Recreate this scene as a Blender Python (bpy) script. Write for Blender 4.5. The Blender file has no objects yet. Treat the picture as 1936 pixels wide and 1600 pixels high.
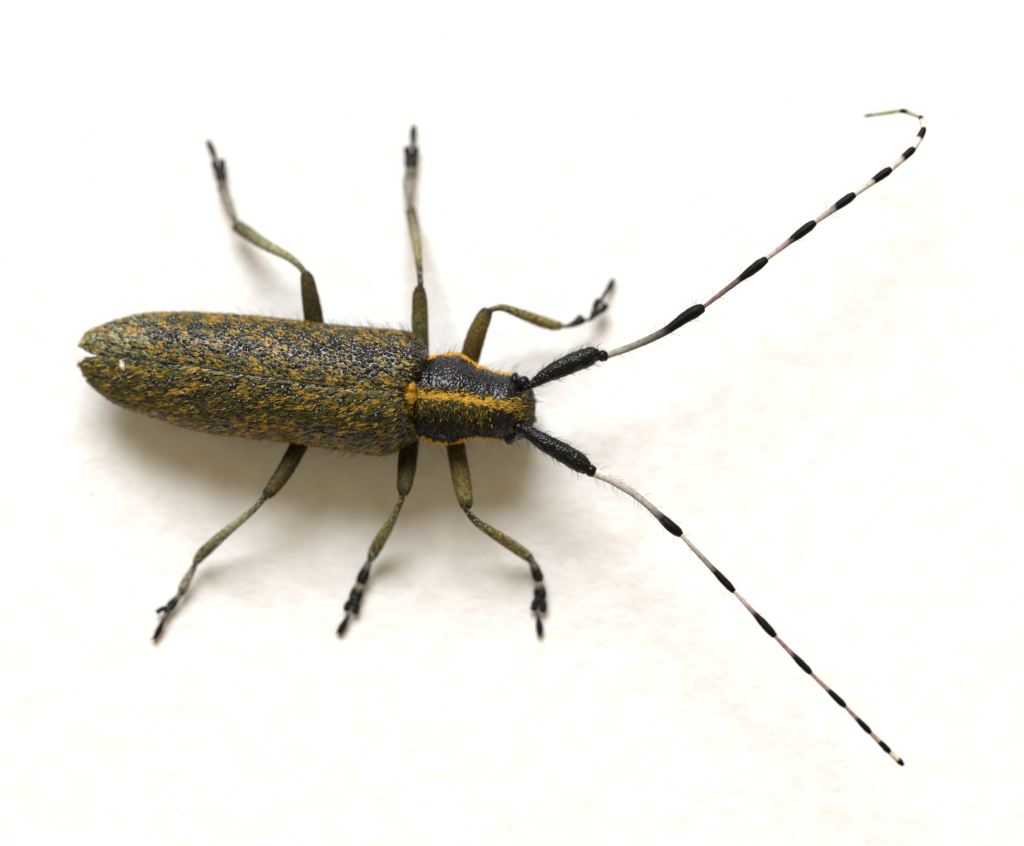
import bpy, math
import numpy as np
from mathutils import Vector

rng = np.random.default_rng(7)
MM = 0.001
scene = bpy.context.scene
COL = scene.collection

# ------------------------------------------------------------------ camera
LENS, SENSOR = 100.0, 36.0
DIST = 115.5                       # mm from the paper along the optical axis
TILT = math.radians(7.0)           # the camera leans a little over the beetle's flank
CAM = np.array([0.0, -DIST * math.sin(TILT), DIST * math.cos(TILT)])
cam_data = bpy.data.cameras.new('camera')
cam_data.lens = LENS
cam_data.sensor_width = SENSOR
cam_data.sensor_fit = 'HORIZONTAL'
cam_data.clip_start = 0.005
cam_data.clip_end = 10.0
cam_data.dof.use_dof = True
cam_data.dof.focus_distance = (DIST - 4.4) * MM
cam_data.dof.aperture_fstop = 18.5
cam = bpy.data.objects.new('camera', cam_data)
cam.location = Vector(CAM * MM)
cam.rotation_euler = (TILT, 0, 0)
COL.objects.link(cam)
scene.camera = cam

# ------------------------------------------------------------------ light: one big soft window beyond the upper edge, a dim warm room
world = bpy.data.worlds.new('World')
scene.world = world
world.use_nodes = True
bg = world.node_tree.nodes['Background']
bg.inputs['Color'].default_value = (1.0, 0.78, 0.46, 1)
bg.inputs['Strength'].default_value = 0.425

lamp = bpy.data.lights.new('window_light', 'AREA')
lamp.shape = 'RECTANGLE'
lamp.size = 0.68
lamp.size_y = 0.56
lamp.energy = 18.7
lamp.color = (0.94, 0.96, 1.0)
lo = bpy.data.objects.new('window_light', lamp)
lo.location = (-0.13, 0.73, 0.73)
lo.rotation_euler = (Vector((0, 0, 0)) - Vector(lo.location)).to_track_quat('-Z', 'Y').to_euler()
COL.objects.link(lo)

vs = scene.view_settings
vs.view_transform = 'Standard'
vs.look = 'None'
vs.exposure = 0.0
vs.gamma = 1.0
vs.use_curve_mapping = False
scene.render.engine = 'CYCLES'
scene.cycles.use_denoising = True
scene.cycles.max_bounces = 6

# ------------------------------------------------------------------ helpers
CT, ST = math.cos(TILT), math.sin(TILT)
K = SENSOR / LENS / 1936.0


def P(px, py, z):
    """point (mm) at height z mm seen where the photograph (1936 x 1600) has (px, py)"""
    px, py, z = np.broadcast_arrays(np.asarray(px, float), np.asarray(py, float), np.asarray(z, float))
    dx = (px - 968.0) * K
    dy = -(py - 800.0) * K
    wy = dy * CT + ST
    wz = dy * ST - CT
    t = (z - CAM[2]) / wz
    return np.stack([CAM[0] + t * dx, CAM[1] + t * wy, z], -1)


def mm_per_px(z):
    return (DIST - z) * K


def srgb(r, g, b):
    c = np.array([r, g, b], float) / 255.0
    return np.where(c <= 0.04045, c / 12.92, ((c + 0.055) / 1.055) ** 2.4)


def make_obj(name, verts, faces, mat, parent=None, cols=None, smooth=True, kind=None):
    me = bpy.data.meshes.new(name)
    me.from_pydata((np.asarray(verts) * MM).tolist(), [], faces if isinstance(faces, list) else faces.tolist())
    if smooth:
        me.polygons.foreach_set('use_smooth', np.ones(len(me.polygons), bool))
    if cols is not None:
        at = me.color_attributes.new('Col', 'FLOAT_COLOR', 'POINT')
        c4 = np.ones((len(verts), 4), np.float32)
        c4[:, :3] = cols
        at.data.foreach_set('color', c4.ravel())
    me.materials.append(mat)
    me.update()
    ob = bpy.data.objects.new(name, me)
    COL.objects.link(ob)
    if parent is not None:
        ob.parent = parent
    if kind:
        ob['kind'] = kind
    return ob


def empty(name, parent=None):
    o = bpy.data.objects.new(name, None)
    o.empty_display_size = 0.001
    COL.objects.link(o)
    if parent is not None:
        o.parent = parent
    return o


_perm = rng.random((64, 64, 64))


def vnoise(p):
    """smooth value noise 0..1 at points p (..., 3)"""
    p = np.asarray(p, float)
    i = np.floor(p).astype(int)
    f = p - i
    f = f * f * (3 - 2 * f)
    out = np.zeros(p.shape[:-1])
    for a in (0, 1):
        for b in (0, 1):
            for c in (0, 1):
                w = (f[..., 0] if a else 1 - f[..., 0]) * (f[..., 1] if b else 1 - f[..., 1]) * (f[..., 2] if c else 1 - f[..., 2])
                out += w * _perm[(i[..., 0] + a) % 64, (i[..., 1] + b) % 64, (i[..., 2] + c) % 64]
    return out


def fbm(p, n=3):
    s, a, t = 0, 1.0, 0
    for k in range(n):
        s = s + a * vnoise(np.asarray(p) * (2 ** k) + 17.3 * k)
        t += a
        a *= 0.55
    return s / t


def curve(table):
    """smooth interpolator through (x, value) pairs"""
    t = np.array(sorted(table), float)
    xs = np.linspace(t[0, 0], t[-1, 0], 600)
    # monotone cubic (Fritsch-Carlson)
    x, y = t[:, 0], t[:, 1]
    h = np.diff(x); d = np.diff(y) / h
    m = np.zeros_like(y)
    m[0], m[-1] = d[0], d[-1]
    for k in range(1, len(x) - 1):
        if d[k - 1] * d[k] > 0:
            w1 = 2 * h[k] + h[k - 1]; w2 = h[k] + 2 * h[k - 1]
            m[k] = (w1 + w2) / (w1 / d[k - 1] + w2 / d[k])
    k = np.clip(np.searchsorted(x, xs) - 1, 0, len(x) - 2)
    s = (xs - x[k]) / h[k]
    ys = ((1 + 2 * s) * (1 - s) ** 2 * y[k] + s * (1 - s) ** 2 * h[k] * m[k]
          + s * s * (3 - 2 * s) * y[k + 1] + s * s * (s - 1) * h[k] * m[k + 1])
    return lambda q: np.interp(q, xs, ys)


def grid_faces(nu, nv, wrap=False):
    i = np.arange(nu - 1)[:, None]
    j = np.arange(nv if wrap else nv - 1)[None, :]
    a = i * nv + j
    b = i * nv + (j + 1) % nv
    c = (i + 1) * nv + (j + 1) % nv
    d = (i + 1) * nv + j
    return np.stack([a, b, c, d], -1).reshape(-1, 4)


def unit(v):
    return v / np.maximum(np.linalg.norm(v, axis=-1, keepdims=True), 1e-9)


def frames(G, wrap=False, up_ref=None):
    tu = unit(np.gradient(G, axis=0))
    if wrap:
        tv = unit(np.roll(G, -1, 1) - np.roll(G, 1, 1))
    else:
        tv = unit(np.gradient(G, axis=1))
    n = unit(np.cross(tu, tv))
    return tu, tv, n


# ------------------------------------------------------------------ materials
def new_mat(name):
    m = bpy.data.materials.new(name)
    m.use_nodes = True
    nt = m.node_tree
    return m, nt, nt.nodes['Principled BSDF']


def chitin(name, col, rough, noise_scale=9000.0, bump=0.25, spec=0.5, mottled=None):
    m, nt, b = new_mat(name)
    tc = nt.nodes.new('ShaderNodeTexCoord')
    nz = nt.nodes.new('ShaderNodeTexNoise')
    nz.inputs['Scale'].default_value = noise_scale
    nz.inputs['Detail'].default_value = 3
    nt.links.new(tc.outputs['Object'], nz.inputs['Vector'])
    rp = nt.nodes.new('ShaderNodeValToRGB')
    rp.color_ramp.elements[0].position = 0.35
    rp.color_ramp.elements[1].position = 0.68
    rp.color_ramp.elements[0].color = (*[c * 0.6 for c in col], 1)
    rp.color_ramp.elements[1].color = (*(mottled or [c * 1.5 for c in col]), 1)
    nt.links.new(nz.outputs['Fac'], rp.inputs['Fac'])
    nt.links.new(rp.outputs['Color'], b.inputs['Base Color'])
    bp = nt.nodes.new('ShaderNodeBump')
    bp.inputs['Strength'].default_value = bump
    bp.inputs['Distance'].default_value = 0.00004
    nt.links.new(nz.outputs['Fac'], bp.inputs['Height'])
    nt.links.new(bp.outputs['Normal'], b.inputs['Normal'])
    b.inputs['Roughness'].default_value = rough
    b.inputs['Specular IOR Level'].default_value = spec
    return m


def tinted(name, rough, noise_scale=7000.0, bump=0.3, lo=0.55, hi=1.45, spec=0.35):
    """vertex colour times a fine procedural grain"""
    m, nt, b = new_mat(name)
    at = nt.nodes.new('ShaderNodeAttribute')
    at.attribute_name = 'Col'
    tc = nt.nodes.new('ShaderNodeTexCoord')
    nz = nt.nodes.new('ShaderNodeTexNoise')
    nz.inputs['Scale'].default_value = noise_scale
    nz.inputs['Detail'].default_value = 4
    nt.links.new(tc.outputs['Object'], nz.inputs['Vector'])
    mr = nt.nodes.new('ShaderNodeMapRange')
    mr.inputs['From Min'].default_value = 0.3
    mr.inputs['From Max'].default_value = 0.7
    mr.inputs['To Min'].default_value = lo
    mr.inputs['To Max'].default_value = hi
    nt.links.new(nz.outputs['Fac'], mr.inputs['Value'])
    mx = nt.nodes.new('ShaderNodeMix')
    mx.data_type = 'RGBA'
    mx.blend_type = 'MULTIPLY'
    mx.inputs['Factor'].default_value = 1.0
    nt.links.new(at.outputs['Color'], mx.inputs[6])
    nt.links.new(mr.outputs['Result'], mx.inputs[7])
    nt.links.new(mx.outputs[2], b.inputs['Base Color'])
    if bump:
        bp = nt.nodes.new('ShaderNodeBump')
        bp.inputs['Strength'].default_value = bump
        bp.inputs['Distance'].default_value = 0.00004
        nt.links.new(nz.outputs['Fac'], bp.inputs['Height'])
        nt.links.new(bp.outputs['Normal'], b.inputs['Normal'])
    b.inputs['Roughness'].default_value = rough
    b.inputs['Specular IOR Level'].default_value = spec
    return m


M_shell = chitin('black_shell', (0.003, 0.003, 0.0025), 0.20, 9000, 0.1, 0.5)
M_pron = chitin('grey_black_shell', (0.004, 0.0045, 0.006), 0.24, 12000, 0.1, 0.36)
M_belly = chitin('dark_belly', (0.02, 0.018, 0.012), 0.55, 6000, 0.3, 0.3)
M_black = chitin('glossy_black', (0.003, 0.003, 0.004), 0.26, 12000, 0.3, 0.24)
M_eye = chitin('eye_black', (0.004, 0.004, 0.005), 0.2, 20000, 0.2, 0.22)
M_hair = tinted('gold_hair', 0.55, 3000, 0.0, 0.85, 1.15, 0.12)
M_sheen_hair = tinted('glossy_gold_hair', 0.36, 3000, 0.0, 0.85, 1.15, 0.34)
M_dark_hair = chitin('dark_hair', (0.015, 0.014, 0.014), 0.4, 3000, 0.0, 0.5)
M_leg = tinted('leg_cuticle', 0.6, 8000, 0.5, 0.3, 1.6, 0.2)
M_ant = tinted('antenna_cuticle', 0.5, 9000, 0.35, 0.7, 1.3, 0.13)
M_felt = tinted('yellow_felt', 0.75, 12000, 0.6, 0.75, 1.2, 0.2)
M_lint = chitin('white_lint', (0.55, 0.50, 0.42), 0.8, 9000, 0.3, 0.2)

# paper: white, faintly mottled, fine fibre relief
M_paper, nt, b = new_mat('white_paper')
tc = nt.nodes.new('ShaderNodeTexCoord')
n1 = nt.nodes.new('ShaderNodeTexNoise'); n1.inputs['Scale'].default_value = 900; n1.inputs['Detail'].default_value = 4
n2 = nt.nodes.new('ShaderNodeTexNoise'); n2.inputs['Scale'].default_value = 1500; n2.inputs['Detail'].default_value = 8
n2.inputs['Roughness'].default_value = 0.72
mp = nt.nodes.new('ShaderNodeMapping'); mp.inputs['Scale'].default_value = (0.95, 1.1, 1); mp.inputs['Rotation'].default_value = (0, 0, 0.5)
nt.links.new(tc.outputs['Object'], n1.inputs['Vector'])
nt.links.new(tc.outputs['Object'], mp.inputs['Vector'])
nt.links.new(mp.outputs['Vector'], n2.inputs['Vector'])
rp = nt.nodes.new('ShaderNodeValToRGB')
rp.color_ramp.elements[0].position = 0.38; rp.color_ramp.elements[0].color = (0.80, 0.80, 0.79, 1)
rp.color_ramp.elements[1].position = 0.62; rp.color_ramp.elements[1].color = (0.865, 0.87, 0.87, 1)
nt.links.new(n1.outputs['Fac'], rp.inputs['Fac'])
# one faint bluish pencil smudge on the sheet
spot = P(174, 936, 0.0) * MM
vd = nt.nodes.new('ShaderNodeVectorMath'); vd.operation = 'DISTANCE'
vd.inputs[1].default_value = tuple(spot)
nt.links.new(tc.outputs['Object'], vd.inputs[0])
sm = nt.nodes.new('ShaderNodeMapRange')
sm.inputs['From Min'].default_value = 0.00005; sm.inputs['From Max'].default_value = 0.00028
sm.inputs['To Min'].default_value = 0.55; sm.inputs['To Max'].default_value = 0.0
nt.links.new(vd.outputs['Value'], sm.inputs['Value'])
mxs = nt.nodes.new('ShaderNodeMix'); mxs.data_type = 'RGBA'
mxs.inputs[7].default_value = (0.55, 0.57, 0.70, 1)
nt.links.new(sm.outputs['Result'], mxs.inputs['Factor'])
nt.links.new(rp.outputs['Color'], mxs.inputs[6])
nt.links.new(mxs.outputs[2], b.inputs['Base Color'])
bp = nt.nodes.new('ShaderNodeBump'); bp.inputs['Strength'].default_value = 1.0; bp.inputs['Distance'].default_value = 0.00010
nt.links.new(n2.outputs['Fac'], bp.inputs['Height'])
nt.links.new(bp.outputs['Normal'], b.inputs['Normal'])
b.inputs['Roughness'].default_value = 0.85
b.inputs['Specular IOR Level'].default_value = 0.2

# ------------------------------------------------------------------ the paper the beetle stands on
nx, ny = 121, 121
X, Y = np.meshgrid(np.linspace(-150, 150, nx), np.linspace(-150, 150, ny), indexing='ij')
Z = (fbm(np.stack([X * 0.12, Y * 0.12, X * 0], -1), 2) - 0.5) * 0.10 - 0.06
paper = make_obj('paper', np.stack([X, Y, Z], -1).reshape(-1, 3), grid_faces(nx, ny)[:, ::-1], M_paper)
paper['kind'] = 'structure'
paper['label'] = 'plain white sheet of paper under the beetle'

# ------------------------------------------------------------------ the beetle
root = empty('longhorn_beetle')
root.location = (0, 0, 0)
root['label'] = 'olive gold speckled longhorn beetle with banded black and white antennae'
root['category'] = 'beetle'


def punctures(G, N, spacing, radius, depth, skip=0.0, rim=0.35, wrap=False):
    """press small pits into a grid surface along its normals; G in mm"""
    nu, nv = G.shape[:2]
    du = np.linalg.norm(np.gradient(G, axis=0), axis=-1)
    dv = np.linalg.norm(np.gradient(G, axis=1), axis=-1)
    area = du * dv
    n = int(area.sum() / (spacing ** 2) * 1.6)
    p = area.ravel() / area.sum()
    idx = rng.choice(nu * nv, size=n * 3, p=p)
    pts = G.reshape(-1, 3)[idx]
    cell = spacing * 0.82
    kept, grid = [], {}
    for k, q in enumerate(pts):
        key = tuple(np.floor(q / cell).astype(int))
        ok = True
        for a in (-1, 0, 1):
            for bb in (-1, 0, 1):
                for c in (-1, 0, 1):
                    for r in grid.get((key[0] + a, key[1] + bb, key[2] + c), ()):
                        if ((r - q) ** 2).sum() < cell * cell:
                            ok = False
                            break
                    if not ok: break
                if not ok: break
            if not ok: break
        if ok:
            grid.setdefault(key, []).append(q)
            kept.append(idx[k])
    H = np.zeros((nu, nv))
    for k in kept:
        i, j = divmod(k, nv)
        ri = int(np.ceil(3 * radius / max(du[i, j], 1e-4)))
        rj = int(np.ceil(3 * radius / max(dv[i, j], 1e-4)))
        ri, rj = min(ri, 40), min(rj, 40)
        i0, i1, j0, j1 = max(0, i - ri), min(nu, i + ri + 1), max(0, j - rj), min(nv, j + rj + 1)
        d2 = ((G[i0:i1, j0:j1] - G[i, j]) ** 2).sum(-1) / radius ** 2
        a = rng.uniform(0.6, 1.1)
        H[i0:i1, j0:j1] -= depth * a * (np.exp(-d2) - rim * np.exp(-((np.sqrt(d2) - 1.6) ** 2) * 3))
    return G + N * H[..., None]


def scatter_hair(name, G, N, T, n, weight, length, width, lift, color_fn, parent, mat=M_hair, side=None, droop=0.25, seed=0, round_=False, spread=0.28):
    """short hairs rooted on a grid surface, combed along T (grid of directions)"""
    r = np.random.default_rng(seed + 11)
    nu, nv = G.shape[:2]
    du = np.linalg.norm(np.gradient(G, axis=0), axis=-1)
    dv = np.linalg.norm(np.gradient(G, axis=1), axis=-1)
    w = (du * dv * weight).ravel()
    w = w / w.sum()
    idx = r.choice(nu * nv, size=n, p=w)
    i, j = np.divmod(idx, nv)
    i2 = np.clip(i + r.integers(-1, 2, n), 0, nu - 1); j2 = np.clip(j + r.integers(-1, 2, n), 0, nv - 1)
    f = r.random((n, 1))
    base = G[i, j] * (1 - f * 0.5) + G[i2, j2] * f * 0.5
    nn = N[i, j]
    t = T[i, j] + r.normal(0, spread, (n, 3))
    t = unit(t - nn * (t * nn).sum(-1, keepdims=True))
    L = (length * r.uniform(0.6, 1.25, n))[:, None]
    lf = np.clip(lift + r.normal(0, 0.12, n), 0.05, 1.5)[:, None]
    d1 = unit(t * np.cos(lf) + nn * np.sin(lf))
    lf2 = lf - droop * 2
    d2 = unit(t * np.cos(lf2) + nn * np.sin(lf2))
    base = base - nn * 0.01
    s = unit(np.cross(d1, nn))
    W = (width * r.uniform(0.7, 1.3, n))[:, None]
    mid = base + d1 * L * 0.55
    tip = mid + d2 * L * 0.45
    if round_:
        u2 = unit(np.cross(s, d1))
        ring = [s, -0.5 * s + 0.87 * u2, -0.5 * s - 0.87 * u2]
        V = np.concatenate([(base + a * W * .5)[:, None] for a in ring] + [(mid + a * W * .38)[:, None] for a in ring] + [tip[:, None]], 1)
        k = np.arange(n)[:, None] * 7
        F = []
        for a in range(3):
            c = (a + 1) % 3
            F.append(np.concatenate([k + a, k + c, k + 3 + c], 1))
            F.append(np.concatenate([k + a, k + 3 + c, k + 3 + a], 1))
            F.append(np.concatenate([k + 3 + a, k + 3 + c, k + 6], 1))
        F = np.concatenate(F)
        per = 7
    else:
        V = np.stack([base - s * W * .4, base + s * W * .4, mid + s * W * .5, mid - s * W * .5, tip], 1)
        k = np.arange(n)[:, None] * 5
        F = np.concatenate([np.concatenate([k, k + 1, k + 2], 1), np.concatenate([k, k + 2, k + 3], 1), np.concatenate([k + 3, k + 2, k + 4], 1)])
        per = 5
    cols = None
    if color_fn is not None:
        c = color_fn(i, j, base, r)
        cols = np.repeat(c, per, 0)
    return make_obj(name, V.reshape(-1, 3), F, mat, parent, cols, smooth=True, kind='stuff')


GOLD = srgb(204, 160, 54)
OLIVE = srgb(108, 104, 40)
GREEN = srgb(72, 74, 32)
PALE = srgb(196, 196, 152)
BROWN = srgb(112, 86, 40)


def palette(weights, cols):
    cols = np.array(cols); weights = np.array(weights, float); weights = weights / weights.sum()

    def fn(i, j, base, r):
        k = r.choice(len(cols), size=len(i), p=weights)
        return cols[k] * r.uniform(0.7, 1.25, (len(i), 1))
    return fn


# ---- wing cases
sut_z = curve([(153, 2.5), (200, 3.05), (262, 3.6), (400, 4.45), (600, 5.0), (740, 5.05), (800, 4.9)])
edge_z = curve([(153, 2.15), (262, 2.25), (400, 2.4), (600, 2.5), (800, 2.6)])
up_edge = curve([(153, 653), (157, 644), (167, 630), (202, 614), (233, 603), (275, 595), (337, 592), (399, 594), (461, 598), (530, 604), (570, 609), (640, 617), (700, 622), (750, 626), (776, 631), (792, 640), (800, 648)])
up_sut = curve([(153, 655), (158, 660), (168, 666.5), (178, 671.5), (188, 674), (230, 675.5), (262, 677), (306, 684), (378, 693), (440, 703), (530, 714), (600, 726), (700, 736), (760, 739), (800, 742)])
lo_edge = curve([(153, 690), (157, 702), (163, 713), (192, 742), (233, 766), (295, 787), (357, 806), (440, 821), (500, 828), (540, 832), (600, 839), (660, 849), (700, 854), (745, 858), (768, 853), (786, 842), (800, 834)])
lo_sut = curve([(153, 688), (157, 680), (166, 674.5), (200, 675), (230, 677), (262, 679), (306, 686), (378, 695), (440, 705), (530, 716), (600, 728), (700, 738), (760, 741), (800, 744)])
_lo = lo_sut
lo_sut = lambda q: _lo(q) - 1.6 * np.clip((np.asarray(q) - 175) / 25, 0, 1)


def elytron(side):
    nu, nv = 640, 230
    s = (1 - np.cos(np.linspace(0.0, 1, nu) * math.pi)) / 2
    s = 0.35 * s + 0.65 * np.linspace(0, 1, nu)
    v = np.linspace(0, 1, nv)
    S, V = np.meshgrid(s, v, indexing='ij')
    phi = V * math.radians(118)
    sn, cs = np.sin(phi), np.cos(phi)
    fy = np.sign(sn) * np.abs(sn) ** 0.9
    fz = np.sign(cs) * np.abs(cs) ** 0.85
    fvis = np.where(phi < math.pi / 2, fy, 1.0)
    if side > 0:
        xf = np.interp(fvis, [0, .15, .35, .6, .85, 1.0], [787, 796, 806, 810, 806, 797])
        edge, sut = up_edge, up_sut
    else:
        xf = np.interp(fvis, [0, .15, .35, .6, .85, 1.0], [786, 789, 791, 790, 786, 774])
        edge, sut = lo_edge, lo_sut
    xn = 153 + S * (799.5 - 153)
    x = 153 + S * (xf - 153)
    ys, ye = sut(xn), edge(xn)
    q = np.clip((S - 0.955) / 0.045, 0, 1)
    front = np.sqrt(np.maximum(1 - q ** 2.2 * 0.93, 0.02))
    zs, ze = sut_z(xn), edge_z(xn)
    y = ys + (ye - ys) * fy * np.where(phi < math.pi / 2, 1, 0.6 + 0.4 * fy)
    z = ze + (zs - ze) * fz * front
    # the seam is a slight groove, each wing case a little crowned beside it
    z = z + 0.03 * np.exp(-((V - 0.22) / 0.16) ** 2) - 0.03 * np.exp(-(V / 0.015) ** 2)
    # shallow length-wise unevenness
    z = z + 0.05 * (fbm(np.stack([xn * 0.02, V * 3, V * 0 + side], -1), 2) - 0.5)
    G = P(x, y, z)
    tu, tv, n = frames(G)
    if n[nu // 2, 15, 2] < 0:
        n = -n
    G2 = punctures(G, n, 0.165, 0.066, -0.075, rim=0.0)
    ob = make_obj('elytron', G2.reshape(-1, 3), grid_faces(nu, nv) if side < 0 else grid_faces(nu, nv)[:, ::-1], M_shell, root)
    so = ob.modifiers.new('thickness', 'SOLIDIFY')
    so.thickness = 0.00012
    so.offset = -1
    # pubescence combed backwards and a little outwards, in mottled patches
    T = unit(-tu + tv * (0.30 + 0.25 * rng.normal(0, 0.3, (nu, nv, 1))))
    vis = (phi < math.radians(108)).astype(float)
    p3 = np.stack([x / 14.0, y / 10.0, z * 0 + 3.1 * side], -1)
    blot = fbm(p3, 2)
    tuft = np.clip((vnoise(np.stack([x / 6.5, y / 4.2, z * 0 + 20 + side], -1)) - 0.34) * 4.5, 0.05, 1)
    big = fbm(np.stack([x / 60.0, y / 45.0, z * 0 + 9 + side], -1), 2)
    tail = np.clip((330 - x) / 150, 0, 1)
    marg = np.exp(-((fvis - 1.0) / 0.10) ** 2) * (phi < math.radians(100))
    seam = np.exp(-((V - 0.04) / 0.06) ** 2)
    dens = np.clip((blot - 0.44) * 7, 0.14 if side > 0 else 0.50, 1.2) * (0.75 + 0.5 * big)
    dens = dens + 0.55 * tail + 0.9 * marg + 0.35 * seam + 0.8 * (S > 0.985) + 0.7 * (S > 0.93) * (fvis > 0.7) * (side > 0) + (0.0 if side > 0 else 1.0) * (fvis > 0.75)
    if side > 0:   # hair thinned on this wing case's shoulder to bring out bright glints
        bald = np.clip((x - 380) / 260, 0, 1) * np.exp(-((fvis - 0.58) / 0.30) ** 2)
        dens = dens * (1 - 0.84 * bald)
    dens = dens * vis * tuft 

    def colour(i, j, base, r):
        nn = len(i)
        bl = blot[i, j]; tl = tail[i, j]; mg = marg[i, j]
        c = np.array([GOLD, OLIVE, GREEN, BROWN, PALE])
        pl = tl * (2.4 if side > 0 else 0.12)  # silvery sheen of the upper tail put into the hair colour
        wt = np.stack([0.10 + np.clip(bl - 0.50, 0, 1) * 9 + mg * 1.4, 0.95 + 0 * bl, 0.60 + 0.2 * tl, 0.15 + 0.35 * tl * (side < 0), 0.04 + pl], 1)
        cw = np.cumsum(wt / wt.sum(1, keepdims=True), 1)
        pick = vnoise(np.stack([x[i, j] / 7.0, y[i, j] / 3.6, np.full(nn, 40.0 + side)], -1)) + r.normal(0, 0.34, nn)
        rank = np.empty(nn); rank[np.argsort(pick)] = (np.arange(nn) + 0.5) / nn
        k = (rank[:, None] > cw).sum(1).clip(0, 4)
        return c[k] * r.uniform(0.34, 1.12, (nn, 1))
    scatter_hair('pubescence', G2, n, T, 30000 if side > 0 else 40000, dens, 0.24 if side > 0 else 0.28, 0.021, 0.30, colour, ob, M_sheen_hair, seed=side + 5, spread=0.16)
    # fine erect bristles, longest towards the shoulder
    bw = vis * (0.15 + np.clip((x - 450) / 300, 0, 1)) * (0.3 + 1.5 * (fvis > 0.85))
    scatter_hair('bristle', G2, n, T, 170, bw, 0.62, 0.011, 1.0, None, ob, M_dark_hair, seed=side + 50, round_=True)
    return ob


el_up = elytron(+1)
el_lo = elytron(-1)


def tube_part(name, xs, ytop, ymid, ybot, ztop, zbot, zedge, mat, slant, nu, nv, parent, punct=None, boxy=0.9):
    """closed body section: stations along the picture's x, cross sections full rings"""
    u = np.linspace(0, 1, nu); a = np.linspace(0, 2 * math.pi, nv, endpoint=False)
    U, A = np.meshgrid(u, a, indexing='ij')
    x = xs[0] + U * (xs[1] - xs[0])
    c, s_ = np.cos(A), np.sin(A)          # A=0 is the back, A=pi/2 the flank on the upper side
    fy = np.sign(s_) * np.abs(s_) ** boxy
    fz = np.sign(c) * np.abs(c) ** boxy
    ym = ymid(x)
    y = np.where(fy > 0, ym + (ytop(x) - ym) * fy, ym + (ybot(x) - ym) * -fy)
    ze = zedge(x)
    z = np.where(fz > 0, ze + (ztop(x) - ze) * fz, ze + (zbot(x) - ze) * -fz)
    xx = x + slant(U) * (y - ym)
    G = P(xx, y, z)
    tu, tv, n = frames(G, True)
    if n[nu // 2, 0, 2] < 0:
        n = -n
    return G, tu, tv, n, x, xx, y, z, A, U


# ---- abdomen and breast under the wing cases
xr = (190, 800)
_w = lambda f, g, k: (lambda q: g(q) + (f(q) - g(q)) * k)
G, *_r = tube_part('abdomen', xr, _w(up_edge, up_sut, 0.93), up_sut, _w(lo_edge, lo_sut, 0.93),
                   lambda q: sut_z(q) - 0.30 - 0.15 * (q > 260), curve([(190, 2.3), (260, 1.55), (450, 1.1), (640, 0.85), (800, 0.95)]), lambda q: edge_z(q) - 0.05,
                   M_belly, None or (lambda U: 0 * U), 120, 64, root)
ends = [list(range(63, -1, -1)), list(range(119 * 64, 120 * 64))]
abdomen = make_obj('abdomen', G.reshape(-1, 3), grid_faces(120, 64, True).tolist() + ends, M_belly, root)

# ---- pronotum
pt = curve([(770, 700), (786, 690), (800, 683), (812, 676), (830, 672), (850, 670), (866, 672), (880, 679), (894, 688), (912, 696), (931, 701), (945, 706)])
pm = curve([(770, 742), (792, 746), (847, 751), (890, 757), (925, 763), (945, 765)])
pb = curve([(770, 815), (790, 824), (805, 830), (821, 835), (847, 839), (868, 835), (890, 829), (910, 827), (931, 829), (945, 830)])
pzt = curve([(770, 4.3), (786, 4.55), (800, 4.7), (850, 4.85), (890, 4.7), (931, 4.55), (945, 4.3)])
pzb = curve([(770, 1.1), (945, 1.3)])
pze = curve([(770, 2.9), (945, 2.9)])
NU, NV = 230, 300
G, tu, tv, n, x, xx, y, z, A, U = tube_part('pronotum', (772, 930), pt, pm, pb, pzt, pzb, pze, M_pron, lambda U: -0.07 + 0.06 * U, NU, NV, root)
# two faint cross furrows and a wavy front rim
H = -0.05 * np.exp(-((x - 927) / 3.0) ** 2) - 0.035 * np.exp(-((x - 905) / 6) ** 2) - 0.03 * np.exp(-((x - 806) / 5) ** 2)
H = H + 0.05 * (fbm(np.stack([xx / 3.6, y / 3.6, z * 8], -1), 2) - 0.5)
G = G + n * H[..., None]
G2 = punctures(G, n, 0.125, 0.045, -0.034, rim=0.0)
pron = make_obj('pronotum', G2.reshape(-1, 3), grid_faces(NU, NV, True).tolist() + [list(range(NV - 1, -1, -1)), list(range((NU - 1) * NV, NU * NV))], M_pron, root)
backs = unit(-tu)
side_dir = np.where((np.sin(A) > 0)[..., None], 1.0, -1.0) * 1.0
# yellow stripe down the middle: hairs lean outwards and forwards
yy = (y - pm(x))
ragged = 5 * (fbm(np.stack([x / 6.0, y * 0, y * 0 + 2], -1), 2) - 0.5)
mid = np.exp(-(((yy + ragged * 0.6) / 2.1)) ** 2) * (np.cos(A) > 0)
halo = np.where(yy > 0, np.exp(-(yy / 26.0) ** 2), np.exp(-(yy / 10.0) ** 2)) * (np.cos(A) > 0)
lat_in = np.clip((np.abs(np.sin(A)) - 0.945) * 40, 0, 1)      # felted stripe along each flank
lat = np.clip((np.abs(np.sin(A)) - 0.925 - 0.16 * (fbm(np.stack([x / 7.0, np.sign(y - pm(x)), x * 0], -1), 2) - 0.4)) * 26, 0, 1) * (np.cos(A) > -0.5) * np.where(np.sin(A) > 0, 1.0, 0.35)
Tside = unit(-0.45 * tu + tv * side_dir * 0.75)
scatter_hair('stripe_hair', G2, n, unit(0.5 * tu + tv * side_dir * 0.12), 950, mid + 0.10 * np.exp(-(yy / 9.0) ** 2) * (np.cos(A) > 0), 0.24, 0.027, 0.45,
             palette([3, 1, .5], [srgb(208, 162, 50), srgb(182, 146, 58), OLIVE]), pron, seed=3)
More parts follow.
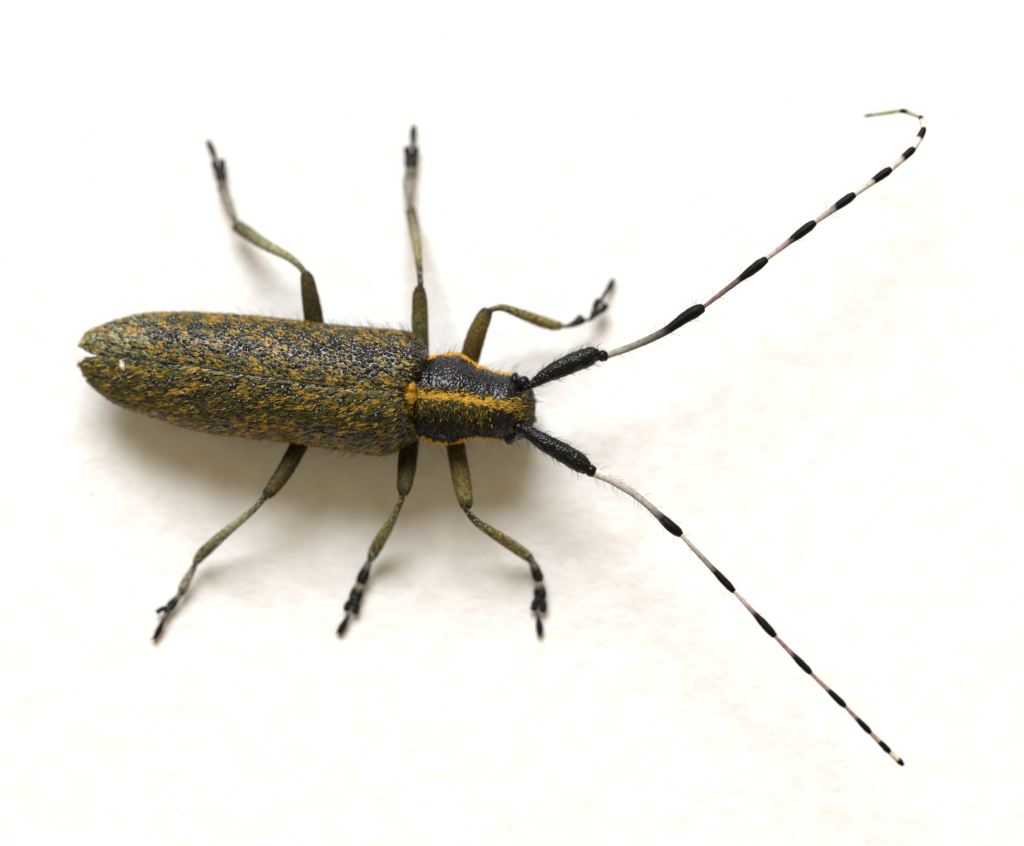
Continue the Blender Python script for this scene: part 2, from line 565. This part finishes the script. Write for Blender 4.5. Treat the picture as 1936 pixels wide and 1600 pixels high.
scatter_hair('pubescence', G2, n, unit(-0.2 * tu + tv * side_dir), 3000, halo * (0.5 + 0.5 * (yy > 0)), 0.22, 0.022, 0.4,
             palette([1, 2, 2, 4], [GOLD * 0.7, OLIVE * 0.6, GREEN * 0.5, srgb(36, 33, 20)]), pron, seed=4)
scatter_hair('dark_hair', G2, n, unit(0.35 * tu + tv * side_dir), 3800, (np.cos(A) > -0.3) * np.where(yy > 4, 1.0, 0.0) * (np.abs(np.sin(A)) < 0.95), 0.17, 0.024, 0.35,
             palette([3, 1], [srgb(16, 15, 14), srgb(44, 38, 22)]), pron, seed=5)
scatter_hair('flank_hair', G2, n, Tside, 3800, lat, 0.18, 0.034, 0.6,
             palette([3, 1], [srgb(208, 156, 44), srgb(180, 130, 38)]), pron, seed=6)
scatter_hair('bristle', G2, n, unit(tu + tv * side_dir * 0.3), 90, (np.cos(A) > -0.6) * (np.abs(np.sin(A)) > 0.6), 0.75, 0.011, 1.1, None, pron, M_dark_hair, seed=8, round_=True)

# ---- head
ht = curve([(915, 703), (931, 703), (944, 706), (964, 708), (980, 711), (992, 717), (1000, 728), (1005, 743), (1008, 760)])
hm = curve([(915, 761), (931, 763), (970, 769), (1008, 776)])
hb = curve([(915, 828), (931, 829), (945, 831), (962, 833), (978, 831), (990, 828), (999, 818), (1005, 803), (1008, 788)])
hzt = curve([(915, 4.3), (931, 4.45), (955, 4.45), (975, 4.25), (992, 3.95), (1002, 3.5), (1008, 2.7)])
hzb = curve([(915, 1.35), (950, 0.95), (990, 1.1), (1008, 1.9)])
hze = curve([(915, 2.9), (985, 2.7), (1008, 2.25)])
NU, NV = 150, 260
G, tu, tv, n, x, xx, y, z, A, U = tube_part('head', (918, 1007.5), ht, hm, hb, hzt, hzb, hze, M_pron, lambda U: 0 * U - 0.02, NU, NV, root)
H = 0.05 * (fbm(np.stack([xx / 3.6, y / 3.6, z * 8], -1), 2) - 0.5)
G = G + n * H[..., None]
G2 = punctures(G, n, 0.125, 0.045, -0.030, rim=0.0)
head = make_obj('head', G2.reshape(-1, 3), grid_faces(NU, NV, True).tolist() + [list(range(NV - 1, -1, -1)), list(range((NU - 1) * NV, NU * NV))], M_pron, root)
side_dir = np.where((np.sin(A) > 0)[..., None], 1.0, -1.0)
yy = y - hm(x)
wid = 7 + 13 * np.clip((x - 930) / 70, 0, 1)
crown = np.exp(-(yy / wid) ** 2) * (np.cos(A) > -0.2)
scatter_hair('crown_hair', G2, n, unit(0.9 * tu - tv * side_dir * 0.25), 1900, crown, 0.26, 0.022, 0.35,
             palette([2, 2, 2, 4], [GOLD * 0.75, OLIVE * 0.7, GREEN * 0.6, srgb(34, 30, 18)]), head, seed=12)
lat = np.clip((np.abs(np.sin(A)) - 0.93) * 30, 0, 1) * (x < 968) * (np.cos(A) > -0.5)
scatter_hair('flank_hair', G2, n, unit(-0.3 * tu + tv * side_dir * 0.6), 800, lat, 0.18, 0.05, 0.5,
             palette([3, 1], [srgb(206, 160, 50), OLIVE]), head, seed=13)
scatter_hair('dark_hair', G2, n, unit(tu + tv * side_dir), 1500, (np.cos(A) > -0.3) * np.where(yy > 12, 1.0, 0.1), 0.15, 0.024, 0.35, palette([3, 1], [srgb(16, 15, 14), srgb(44, 38, 22)]), head, seed=16)
scatter_hair('stripe_hair', G2, n, unit(0.6 * tu + tv * side_dir * 0.15), 420, np.exp(-(yy / 4.0) ** 2) * (np.cos(A) > 0) * np.clip((975 - x) / 30, 0, 1), 0.24, 0.026, 0.4,
             palette([3, 1, 1], [srgb(200, 154, 50), srgb(176, 140, 58), OLIVE]), head, seed=17)
face = (x > 996) * 1.0
scatter_hair('face_hair', G2, n, unit(tu), 900, face, 0.20, 0.034, 0.6, palette([1, 1, 4], [srgb(90, 78, 40), OLIVE * 0.5, srgb(28, 26, 18)]), head, seed=14)
scatter_hair('bristle', G2, n, unit(tu + tv * side_dir * 0.2), 120, (np.cos(A) > -0.7) * (0.3 + (x > 960)), 0.72, 0.011, 1.1, None, head, M_dark_hair, seed=15, round_=True)


def blob(name, c, axes, rot, mat, parent, bean=0.0, nu=28, nv=36, cols=None):
    """rounded lump; axes in mm, rot about z; bean bends it into a kidney"""
    th = np.linspace(0.001, math.pi - 0.001, nu); ph = np.linspace(0, 2 * math.pi, nv, endpoint=False)
    TH, PH = np.meshgrid(th, ph, indexing='ij')
    lx = np.cos(TH) * axes[0]
    ly = np.sin(TH) * np.cos(PH) * axes[1]
    lz = np.sin(TH) * np.sin(PH) * axes[2]
    ly = ly + bean * (lx / axes[0]) ** 2 * axes[1]
    cr, sr = math.cos(rot), math.sin(rot)
    V = np.stack([c[0] + lx * cr - ly * sr, c[1] + lx * sr + ly * cr, c[2] + lz], -1)
    return make_obj(name, V.reshape(-1, 3), grid_faces(nu, nv, True)[:, ::-1], mat, parent)


# kidney-shaped eyes wrapped round the antenna sockets
blob('eye', P(973, 723, 3.5), (0.40, 0.22, 0.44), math.radians(98), M_eye, head, bean=-0.35)
blob('eye', P(968, 822, 3.35), (0.42, 0.26, 0.46), math.radians(80), M_eye, head, bean=0.3)
blob('antenna_socket', P(989, 724, 3.95), (0.29, 0.24, 0.30), math.radians(60), M_eye, head)
blob('antenna_socket', P(981, 810, 3.80), (0.29, 0.25, 0.30), math.radians(-50), M_eye, head)
# jaws and palps under the face
for yy_, r_ in ((762, 0.25), (790, -0.25)):
    blob('mandible', P(996, yy_, 1.15), (0.42, 0.26, 0.40), r_, M_black, head)

# ---- scutellum: a felted yellow heart
cen = P(775, 742, 4.89)
a = np.linspace(0, 2 * math.pi, 60, endpoint=False)
rr = np.linspace(0, 1, 16)
RR, AA = np.meshgrid(rr, a, indexing='ij')
rad = 1.0 - 0.40 * np.exp(-((AA - 0.0 + math.pi) % (2 * math.pi) - math.pi) ** 2 / 0.18) + 0.05 * np.cos(2 * AA)
lx = RR * rad * np.cos(AA) * 0.31
ly = RR * rad * np.sin(AA) * 0.42
lz = 0.15 * (1 - RR ** 2.2) - 0.08 + 0.05 * (fbm(np.stack([lx * 9, ly * 9, lx * 0], -1), 2) - 0.5) - 0.10 * np.exp(-(ly / 0.08) ** 2) * (lx > -0.15)
G = np.stack([cen[0] + lx, cen[1] + ly, cen[2] + lz], -1)
sc_cols = np.tile(srgb(206, 156, 56), (16 * 60, 1))
scut = make_obj('scutellum', G.reshape(-1, 3), grid_faces(16, 60, True)[:, ::-1], M_felt, root, sc_cols)
tu, tv, n = frames(G + 1e-6 * rng.random(G.shape), True)
n = np.where(n[..., 2:3] < 0, -n, n)
n[0] = (0, 0, 1)
Tx = np.zeros_like(G); Tx[..., 0] = -1; Tx[..., 1] = 0.3 * np.sign(ly)
scatter_hair('felt_hair', G, n, Tx, 2200, RR, 0.15, 0.022, 0.5, palette([3, 1], [srgb(212, 164, 60), srgb(186, 136, 46)]), scut, seed=20)


# ------------------------------------------------------------------ limbs
def resample(pts, n):
    """Catmull-Rom through rows (px, py, z, w); n samples evenly by length"""
    p = np.array(pts, float)
    q = np.vstack([2 * p[0] - p[1], p, 2 * p[-1] - p[-2]])
    out = []
    for k in range(1, len(q) - 2):
        t = np.linspace(0, 1, 24, endpoint=False)[:, None]
        a, b_, c, d = q[k - 1], q[k], q[k + 1], q[k + 2]
        out.append(0.5 * (2 * b_ + (c - a) * t + (2 * a - 5 * b_ + 4 * c - d) * t ** 2 + (3 * b_ - a - 3 * c + d) * t ** 3))
    out = np.vstack(out + [p[-1:]])
    # widths stay between their neighbours
    tt = np.concatenate([np.arange(len(p) - 1).repeat(24) + np.tile(np.linspace(0, 1, 24, endpoint=False), len(p) - 1), [len(p) - 1]])
    out[:, 3] = np.interp(tt, np.arange(len(p)), p[:, 3])
    L = np.concatenate([[0], np.cumsum(np.linalg.norm(np.diff(out[:, :2], axis=0), axis=1) + 1e-6)])
    s = np.linspace(0, L[-1], n)
    return np.stack([np.interp(s, L, out[:, k]) for k in range(4)], 1), s / L[-1]


def limb(name, pts, col_fn, mat, parent, n=None, nv=16, flat=1.0, cap=(0.6, 0.6), rough=0.03, hairs=None, seed=0, pits=None):
    p = np.array(pts, float)
    ln = np.linalg.norm(np.diff(p[:, :2], axis=0), axis=1).sum()
    n = n or int(np.clip(ln / 2.2, 10, 70))
    r, t = resample(pts, n)
    # smooth widths
    w = r[:, 3].copy()
    for _ in range(2):
        w[1:-1] = 0.25 * w[:-2] + 0.5 * w[1:-1] + 0.25 * w[2:]
    C = P(r[:, 0], r[:, 1], r[:, 2])
    R = w * mm_per_px(r[:, 2]) / 2
    tan = unit(np.gradient(C, axis=0))
    # rounded ends
    ext0 = [(C[0] - tan[0] * R[0] * cap[0] * math.sin(q), R[0] * math.cos(q), 0.0) for q in (1.45, 1.1, 0.75, 0.4)]
    ext1 = [(C[-1] + tan[-1] * R[-1] * cap[1] * math.sin(q), R[-1] * math.cos(q), 1.0) for q in (0.4, 0.75, 1.1, 1.45)]
    C = np.vstack([[e[0] for e in ext0], C, [e[0] for e in ext1]])
    R = np.concatenate([[e[1] for e in ext0], R, [e[1] for e in ext1]])
    t = np.concatenate([[0] * 4, t, [1] * 4])
    tan = np.vstack([np.repeat(tan[:1], 4, 0), tan, np.repeat(tan[-1:], 4, 0)])
    upv = np.array([0.02, 0.03, 1.0])
    sx = unit(np.cross(tan, upv)); sy = unit(np.cross(sx, tan))
    a = np.linspace(0, 2 * math.pi, nv, endpoint=False)
    off = sx[:, None] * np.cos(a)[None, :, None] + sy[:, None] * (np.sin(a)[None, :, None] * flat)
    Rm = R[:, None, None] * (1 + rough * 4 * (fbm(C[:, None, :] * 5 + off * 2.5, 2)[..., None] - 0.5))
    G = C[:, None] + off * Rm
    if pits:
        G = punctures(G, unit(off), *pits, rim=0.1)
    m = len(C)
    V = G.reshape(-1, 3)
    F = grid_faces(m, nv, True).tolist() + [list(range(nv)), list(range(m * nv - 1, (m - 1) * nv - 1, -1))]
    TT = np.repeat(t[:, None], nv, 1)
    wob = (fbm(G * 6.0, 2) - 0.5)
    cols = col_fn(TT, wob, G) if col_fn else None
    ob = make_obj(name, V, F, mat, parent, None if cols is None else cols.reshape(-1, 3))
    if hairs:
        hcount, hlen, hwid, hlift, hcol, hmat, hround = hairs
        T = np.repeat(tan[:, None], nv, 1)
        wgt = np.ones((m, nv))
        scatter_hair('hair', G, unit(off), T, hcount, wgt, hlen, hwid, hlift, hcol, ob, hmat, seed=seed, round_=hround)
    return ob


def ramp(stops, wob=0.10):
    ts = [s[0] for s in stops]; cs = np.array([s[1] for s in stops])

    def fn(T, W, G):
        q = np.clip(T + W * wob, 0, 1)
        return np.stack([np.interp(q, ts, cs[:, k]) for k in range(3)], -1)
    return fn


FEM_D = srgb(42, 38, 22); FEM_M = srgb(78, 66, 32); FEM_L = srgb(104, 90, 44)
TIB_D = srgb(52, 50, 38); TIB_M = srgb(98, 97, 66); TIB_L = srgb(140, 138, 110); TIB_Y = srgb(116, 102, 44)
GREY = srgb(138, 136, 122); BLK = srgb(18, 18, 18); DGR = srgb(60, 58, 52)
leg_hair_col = palette([2, 2, 1], [OLIVE, GREEN, BROWN])
leg_hair_grey = palette([2, 2, 1], [srgb(170, 166, 130), PALE, OLIVE])


def make_leg(femur, tibia, tarsus, fem_c, tib_c, seed):
    """femur, tibia: rows (px, py, z, w); tarsus: list of (rows, kind)"""
    lg = empty('leg', root)
    limb('femur', femur, ramp(fem_c), M_leg, lg, flat=0.85, hairs=(700, 0.13, 0.018, 0.45, leg_hair_col, M_hair, False), seed=seed)
    limb('tibia', tibia, ramp(tib_c), M_leg, lg, hairs=(620, 0.13, 0.017, 0.45, leg_hair_grey, M_hair, False), seed=seed + 1)
    for rows, kind in tarsus:
        if kind == 'seg':
            limb('tarsus_segment', rows, ramp([(0, GREY * 0.9), (0.25, GREY * 0.6), (0.5, BLK), (1, BLK)], 0.2), M_leg, lg, flat=0.6,
                 hairs=(70, 0.12, 0.02, 0.4, palette([1, 1], [DGR, GREY]), M_hair, False), seed=seed + 2)
        elif kind == 'pale':
            limb('tarsus_segment', rows, ramp([(0, DGR), (0.2, GREY), (0.7, GREY), (1, DGR)], 0.2), M_leg, lg, flat=0.7,
                 hairs=(90, 0.12, 0.02, 0.4, palette([1, 1], [DGR, srgb(170, 168, 150)]), M_hair, False), seed=seed + 2)
        elif kind == 'lobe':
            # heart-shaped third segment: two pads from one root
            (ax, ay, az, aw), (bx, by, bz, bw) = rows
            d = np.array([bx - ax, by - ay]); ln = np.hypot(*d); d = d / ln; s = np.array([-d[1], d[0]])
            o = empty('tarsus_pad', lg)
            for sg in (-1, 1):
                tip = np.array([bx, by]) + s * sg * bw * 0.27
                mid = np.array([ax, ay]) * 0.5 + tip * 0.5 + s * sg * bw * 0.10
                limb('pad_lobe', [(ax + s[0] * sg * 2, ay + s[1] * sg * 2, az, aw * 0.6), (mid[0], mid[1], (az + bz) / 2, bw * 0.44), (tip[0], tip[1], bz, bw * 0.42)],
                     ramp([(0, DGR), (0.35, BLK), (1, BLK)], 0.2), M_leg, lg, flat=0.55,
                     hairs=(60, 0.10, 0.02, 0.5, palette([1], [DGR]), M_hair, False), seed=seed + 3)
            bpy.data.objects.remove(o)
        elif kind == 'side':
            limb('pad_lobe', rows, ramp([(0, DGR), (0.3, BLK), (1, BLK)], 0.2), M_leg, lg, flat=0.7)
        elif kind == 'claw':
            cl = limb('claw_segment', rows, ramp([(0, GREY * 0.7), (0.4, BLK), (1, BLK)], 0.15), M_leg, lg, flat=0.9)
            # a pair of tiny hooked claws
            x1, y1, z1, w1 = rows[-1]; x0, y0 = rows[-2][:2]
            d = np.array([x1 - x0, y1 - y0]); d = d / np.hypot(*d); s = np.array([-d[1], d[0]])
            for sg in (-1, 1):
                q = np.array([x1, y1])
                limb('claw', [(*(q - d * 1 + s * sg * 2), z1, 4), (*(q + d * 4 + s * sg * 4), z1 - 0.02, 3), (*(q + d * 8 + s * sg * 4.5), max(z1 - 0.10, 0.03), 1.4)],
                     ramp([(0, BLK), (1, BLK)]), M_leg, cl, nv=8, n=10)
    return lg


FZ, KZ, TZ = 2.1, 2.75, 0.55     # thigh root, knee and ankle heights in mm
fem_dark = [(0, FEM_D), (0.6, FEM_D * 1.1), (0.9, FEM_M * 0.8), (1, TIB_D * 0.6)]
fem_warm = [(0, FEM_D), (0.5, FEM_M), (0.88, FEM_L), (1, TIB_D * 0.5)]
tib_pale = [(0, TIB_D), (0.12, TIB_M), (0.4, TIB_L), (0.75, TIB_M), (1, TIB_D)]
tib_yel = [(0, TIB_D * 0.6), (0.1, TIB_D), (0.3, TIB_M), (0.6, TIB_Y), (0.85, TIB_D * 1.3), (1, FEM_D)]
tib_green = [(0, TIB_D), (0.15, TIB_M), (0.5, TIB_Y * 0.8), (0.9, TIB_Y * 0.9), (1, TIB_M)]

# hind leg, upper side
make_leg([(598, 660, 1.9, 38), (594, 612, 2.2, 38), (588, 570, 2.5, 35), (581, 530, 2.75, 27), (578, 519, 2.8, 20)],
         [(576, 518, 2.78, 11), (568, 505, 2.6, 12), (545, 486, 2.3, 16), (515, 470, 1.8, 20), (488, 455, 1.4, 23), (462, 437, 0.9, 26), (449, 428, 0.7, 24)],
         [([(445, 420, 0.62, 9), (436, 395, 0.5, 15), (426, 370, 0.4, 18), (419, 352, 0.34, 16)], 'pale'),
          ([(420, 352, 0.32, 12), (419, 340, 0.28, 21), (417, 328, 0.24, 20)], 'seg'),
          ([(416, 326, 0.24, 16), (412, 306, 0.2, 28)], 'lobe'),
          ([(409, 305, 0.28, 6), (405, 291, 0.22, 8), (399, 279, 0.16, 13), (395, 270, 0.13, 9)], 'claw')], fem_dark, tib_pale, 100)
# middle leg, upper side
make_leg([(797, 690, 1.9, 30), (795, 645, 2.2, 32), (794, 600, 2.5, 32), (793, 562, 2.72, 28), (793, 546, 2.8, 19)],
         [(795, 540, 2.8, 11), (794, 520, 2.6, 11), (789, 473, 1.9, 16), (782, 427, 1.2, 21), (777, 402, 0.8, 20), (776, 393, 0.68, 15)],
         [([(775, 388, 0.62, 9), (773, 375, 0.55, 13), (772, 350, 0.42, 24), (775, 330, 0.33, 20)], 'pale'),
          ([(776, 328, 0.32, 15), (777, 313, 0.28, 26), (777, 300, 0.24, 24)], 'seg'),
          ([(777, 299, 0.24, 20), (778, 281, 0.2, 31)], 'lobe'),
          ([(779, 281, 0.3, 6), (780, 266, 0.22, 8), (781, 252, 0.16, 13), (782, 242, 0.13, 10)], 'claw')], [(0, FEM_D), (0.5, srgb(92, 92, 52)), (0.9, FEM_M), (1, TIB_D * 0.6)],
         [(0, TIB_D * 0.7), (0.2, TIB_D), (0.35, TIB_Y), (0.6, TIB_L * 0.8), (0.85, srgb(84, 76, 58)), (1, TIB_D)], 110)
# front leg, upper side
make_leg([(876, 715, 1.9, 36), (888, 678, 2.2, 38), (900, 636, 2.6, 36), (913, 604, 2.85, 31), (920, 590, 2.9, 24)],
         [(926, 588, 2.9, 12), (935, 584, 2.85, 10), (952, 582, 2.6, 14), (980, 592, 2.2, 18), (1017, 606, 1.75, 22), (1045, 615, 1.45, 21), (1058, 616, 1.35, 16)],
         [([(1062, 617, 1.3, 8), (1075, 616, 1.25, 9), (1090, 610, 1.15, 15), (1099, 604, 1.1, 20)], 'seg'),
          ([(1104, 606, 1.05, 9), (1116, 604, 0.95, 7), (1122, 596, 0.85, 14), (1128, 588, 0.75, 20)], 'seg'),
          ([(1126, 590, 0.7, 14), (1139, 573, 0.55, 31)], 'lobe'),
          ([(1137, 574, 0.6, 8), (1140, 561, 0.45, 8), (1147, 551, 0.3, 7), (1154, 540, 0.2, 12), (1158, 532, 0.15, 9)], 'claw')], fem_warm, tib_green, 120)
# hind leg, lower side
make_leg([(590, 790, 1.9, 34), (567, 838, 2.15, 34), (540, 888, 2.55, 32), (515, 924, 2.75, 26), (505, 935, 2.8, 20)],
         [(502, 938, 2.8, 13), (492, 950, 2.65, 12), (470, 972, 2.3, 13), (428, 1006, 1.65, 19), (390, 1040, 1.0, 23), (374, 1058, 0.75, 18), (370, 1065, 0.7, 12)],
         [([(368, 1070, 0.65, 11), (356, 1092, 0.5, 17), (347, 1110, 0.4, 20), (342, 1122, 0.36, 14)], 'pale'),
          ([(341, 1124, 0.36, 11), (333, 1133, 0.3, 13), (325, 1143, 0.28, 18), (320, 1150, 0.25, 16)], 'seg'),
          ([(319, 1150, 0.3, 10), (308, 1151, 0.28, 9), (298, 1157, 0.2, 10)], 'side'),
          ([(318, 1150, 0.25, 13), (315, 1160, 0.22, 13), (314, 1166, 0.2, 9)], 'side'),
          ([(315, 1160, 0.26, 9), (307, 1177, 0.22, 9), (300, 1193, 0.17, 13), (292, 1207, 0.13, 8)], 'claw')], fem_dark, tib_pale, 130)
# middle leg, lower side
make_leg([(778, 800, 1.9, 34), (772, 858, 2.2, 37), (768, 895, 2.55, 34), (764, 922, 2.75, 28), (763, 932, 2.8, 20)],
         [(761, 936, 2.8, 12), (758, 948, 2.65, 11), (748, 970, 2.3, 13), (732, 1000, 1.7, 21), (713, 1032, 1.05, 24), (704, 1050, 0.8, 19), (701, 1057, 0.7, 14)],
         [([(699, 1060, 0.65, 11), (693, 1074, 0.5, 16), (686, 1092, 0.4, 24), (682, 1101, 0.35, 20)], 'seg'),
          ([(680, 1104, 0.35, 17), (674, 1122, 0.28, 26), (671, 1132, 0.25, 24)], 'seg'),
          ([(670, 1134, 0.25, 20), (663, 1155, 0.2, 32)], 'lobe'),
          ([(662, 1157, 0.28, 7), (655, 1171, 0.22, 9), (647, 1186, 0.16, 15), (642, 1195, 0.13, 12)], 'claw')], fem_dark, tib_yel, 140)
# front leg, lower side
make_leg([(858, 800, 1.9, 36), (862, 846, 2.2, 36), (871, 899, 2.6, 36), (880, 945, 2.85, 29), (882, 957, 2.9, 22)],
         [(883, 962, 2.9, 15), (890, 975, 2.75, 13), (905, 990, 2.45, 15), (938, 1012, 1.9, 20), (975, 1036, 1.25, 23), (997, 1052, 0.85, 19), (1003, 1058, 0.75, 15)],
         [([(1004, 1060, 0.7, 13), (1010, 1072, 0.55, 18), (1017, 1090, 0.42, 22), (1019, 1097, 0.38, 18)], 'seg'),
          ([(1020, 1102, 0.36, 14), (1021, 1119, 0.28, 25), (1021, 1129, 0.25, 23)], 'seg'),
          ([(1021, 1131, 0.25, 19), (1018, 1153, 0.2, 33)], 'lobe'),
          ([(1018, 1155, 0.28, 7), (1018, 1170, 0.22, 9), (1020, 1187, 0.16, 15), (1021, 1198, 0.13, 11)], 'claw')], fem_warm, [(0, TIB_D * 0.6), (0.12, TIB_D), (0.4, FEM_L), (0.8, FEM_L), (1, FEM_D)], 150)

# the seam where the two wing cases meet: a fine dark ridge, lost under hair towards the scutellum
sx_ = np.array([206, 240, 280, 330, 380, 440, 500, 560, 610, 650.0])
limb('seam', [(q, float(up_sut(q) + lo_sut(q)) / 2, float(sut_z(q)) + 0.045, w_ * 1.25) for q, w_ in zip(sx_, (2.2, 3.2, 3.6, 3.8, 3.8, 3.6, 3.4, 3.0, 2.4, 1.6))],
     ramp([(0, srgb(40, 44, 34)), (0.5, srgb(52, 60, 46)), (1, srgb(60, 60, 34))]), M_leg, root, n=120, nv=10)

# ------------------------------------------------------------------ antennae
ABLK = srgb(9, 7, 9)
WHITE = srgb(200, 199, 190)
CREAM = srgb(178, 168, 162)
PINK = srgb(134, 110, 108)
GREYP = srgb(122, 116, 110)


def seg_col(pale0, pale1, f, soft=0.09):
    """pale base running into a black tip that starts at f"""
    def fn(T, W, G):
        m = np.clip((T + W * 0.16 - f + soft * 0.6) / soft, 0, 1)[..., None]
        p = pale0 + (pale1 - pale0) * np.clip(T / max(f, 0.01), 0, 1)[..., None]
        grain = 1 + 0.5 * W[..., None]
        return p * grain * (1 - m) + ABLK * m
    return fn


def make_antenna(scape, pedicel, segs, seed):
    an = empty('antenna', root)
    limb('scape', scape, None, M_black, an, nv=80, n=150, rough=0.04, pits=(0.11, 0.040, 0.030), hairs=(300, 0.40, 0.010, 0.8, None, M_dark_hair, True), seed=seed)
    limb('pedicel', pedicel, None, M_black, an, nv=20, hairs=(24, 0.22, 0.010, 0.8, None, M_dark_hair, True), seed=seed + 1)
    for k, (rows, p0, p1, f, bristles) in enumerate(segs):
        hh = (bristles, 0.55, 0.012, 1.0, None, M_dark_hair, True) if bristles else None
        limb('antenna_segment', rows, seg_col(p0, p1, f), M_ant, an, nv=16, n=46, hairs=hh, seed=seed + 5 + k)
    return an


def straight(a, b, f, w0, w1, w2, za, zb):
    """segment rows from a to b: slender pale base (w0..w1), swollen dark tip (w2) from fraction f"""
    a = np.array(a, float); b = np.array(b, float)
    r = lambda t, w: (*(a + (b - a) * t), za + (zb - za) * t, w)
    return [r(0, w0), r(f * 0.5, (w0 + w1) / 2), r(f * 0.96, w1), r(f + (1 - f) * 0.35, w2 * 0.84), r(f + (1 - f) * 0.75, w2 * 0.88), r(0.985, w2 * 0.66)]


up = [
    ([(1146, 673, 3.95, 13), (1153, 670, 3.97, 14), (1186, 659, 4.1, 14), (1227, 642, 4.2, 15), (1262, 624, 4.3, 16), (1293, 602, 4.35, 22), (1315, 589, 4.4, 25), (1327, 583, 4.4, 18)], WHITE * 0.6, GREYP * 0.25, 0.62, 60),
    (straight((1331, 580), (1449, 490), 0.60, 8, 12, 22, 4.4, 4.6), PINK * 0.85, PINK * 0.5, 0.60, 26),
    (straight((1450, 489), (1540, 421), 0.50, 9, 12, 21, 4.6, 4.7), CREAM, PINK, 0.50, 14),
    (straight((1541, 420), (1615, 368), 0.48, 10, 13, 20, 4.7, 4.7), CREAM, GREYP * 1.2, 0.49, 8),
    (straight((1616, 367), (1684, 320), 0.52, 11, 13, 19, 4.7, 4.65), WHITE, CREAM, 0.52, 4),
    (straight((1685, 319), (1728, 281), 0.50, 11, 13, 17, 4.65, 4.5), WHITE, CREAM, 0.51, 0),
    ([(1728, 280, 4.5, 11), (1734, 270, 4.45, 12), (1740, 258, 4.4, 14), (1745, 248, 4.35, 13), (1746, 243, 4.3, 10)], WHITE, WHITE, 0.50, 0),
    ([(1746, 242, 4.3, 11), (1745, 232, 4.15, 13), (1742, 225, 4.05, 11), (1740, 222, 4.0, 9)], WHITE, WHITE, 0.72, 0),
    ([(1740, 221, 4.0, 7), (1726, 216, 3.7, 8), (1712, 211, 3.4, 9), (1704, 210, 3.2, 9)], CREAM, srgb(150, 156, 120), 0.66, 0),
    ([(1703, 210, 3.2, 7), (1692, 211, 3.0, 8), (1668, 215, 2.6, 7), (1640, 219, 2.2, 6), (1634, 220, 2.1, 3)], srgb(150, 160, 110), srgb(130, 145, 100), 0.80, 0),
]
make_antenna([(992, 733, 3.9, 12), (1006, 727, 3.92, 15), (1028, 713, 3.92, 26), (1052, 700, 3.92, 34), (1080, 688, 3.94, 37), (1104, 678, 3.95, 38), (1120, 672, 3.95, 34), (1128, 671, 3.95, 25)],
             [(1131, 672, 3.95, 17), (1138, 673, 3.95, 24), (1145, 674, 3.95, 20)], up, 300)
low = [
    ([(1122, 893, 4.0, 16), (1130, 896, 4.0, 19), (1157, 908, 4.1, 17), (1194, 931, 4.2, 14), (1222, 953, 4.3, 13), (1246, 975, 4.35, 15), (1264, 992, 4.4, 21), (1280, 1005, 4.4, 20), (1286, 1010, 4.4, 14)], WHITE, GREYP, 0.76, 50),
    (straight((1287, 1011), (1388, 1119), 0.62, 8, 11, 17, 4.4, 4.55), CREAM, GREYP, 0.62, 18),
    (straight((1389, 1119), (1465, 1203), 0.50, 7, 10, 18, 4.55, 4.65), CREAM, PINK, 0.50, 8),
    (straight((1466, 1204), (1533, 1273), 0.50, 7, 10, 16, 4.65, 4.65), PINK, PINK * 0.9, 0.50, 4),
    (straight((1534, 1274), (1598, 1336), 0.48, 7, 9, 15, 4.65, 4.6), PINK, srgb(150, 134, 112), 0.48, 0),
    (straight((1599, 1337), (1646, 1386), 0.47, 7, 9, 14, 4.6, 4.55), PINK, PINK, 0.47, 0),
    (straight((1647, 1387), (1683, 1423), 0.42, 8, 10, 14, 4.55, 4.5), PINK, srgb(160, 146, 120), 0.42, 0),
    ([(1684, 1424, 4.5, 10), (1694, 1433, 4.5, 11), (1702, 1441, 4.5, 12), (1707, 1446, 4.5, 8)], CREAM, srgb(196, 190, 140), 0.60, 0),
]
make_antenna([(980, 804, 3.85, 13), (990, 811, 3.88, 18), (1004, 820, 3.9, 27), (1030, 837, 3.95, 33), (1062, 855, 3.98, 37), (1088, 870, 4.0, 38), (1103, 881, 4.0, 33), (1109, 887, 4.0, 24)],
             [(1110, 888, 4.0, 18), (1116, 890, 4.0, 25), (1122, 893, 4.0, 21)], low, 340)


# ------------------------------------------------------------------ flecks of lint on the lower wing case
def fleck(label, cx, cy, z, ax, ay, rot):
    c = P(cx, cy, z)
    a = np.linspace(0, 2 * math.pi, 22, endpoint=False)
    rad = 1 + 0.45 * (fbm(np.stack([np.cos(a) * 1.6 + cx, np.sin(a) * 1.6, a * 0], -1), 2) - 0.5) * 2
    lx, ly = np.cos(a) * rad * ax, np.sin(a) * rad * ay
    cr, sr = math.cos(rot), math.sin(rot)
    X_, Y_ = lx * cr - ly * sr, lx * sr + ly * cr
    V = []
    for s_, dz in ((0.80, -0.02), (1.0, 0.0), (0.75, 0.03)):
        V += [(c[0] + x_ * s_, c[1] + y_ * s_, c[2] + dz + 0.02 * math.sin(5 * q)) for x_, y_, q in zip(X_, Y_, a)]
    F = grid_faces(3, 22, True).tolist() + [list(range(21, -1, -1)), list(range(44, 66))]
    o = make_obj('lint_fleck', V, F, M_lint)
    o['label'] = label
    o['category'] = 'lint'
    o['group'] = 'flecks of lint on the wing case'
    return o


fleck('pale oblong lint fleck near the wing case tip', 231, 692, 3.5, 0.11, 0.23, 0.35)
fleck('tiny white lint dot on the wing case further from its tip', 344, 743, 4.1, 0.07, 0.05, 0.2)
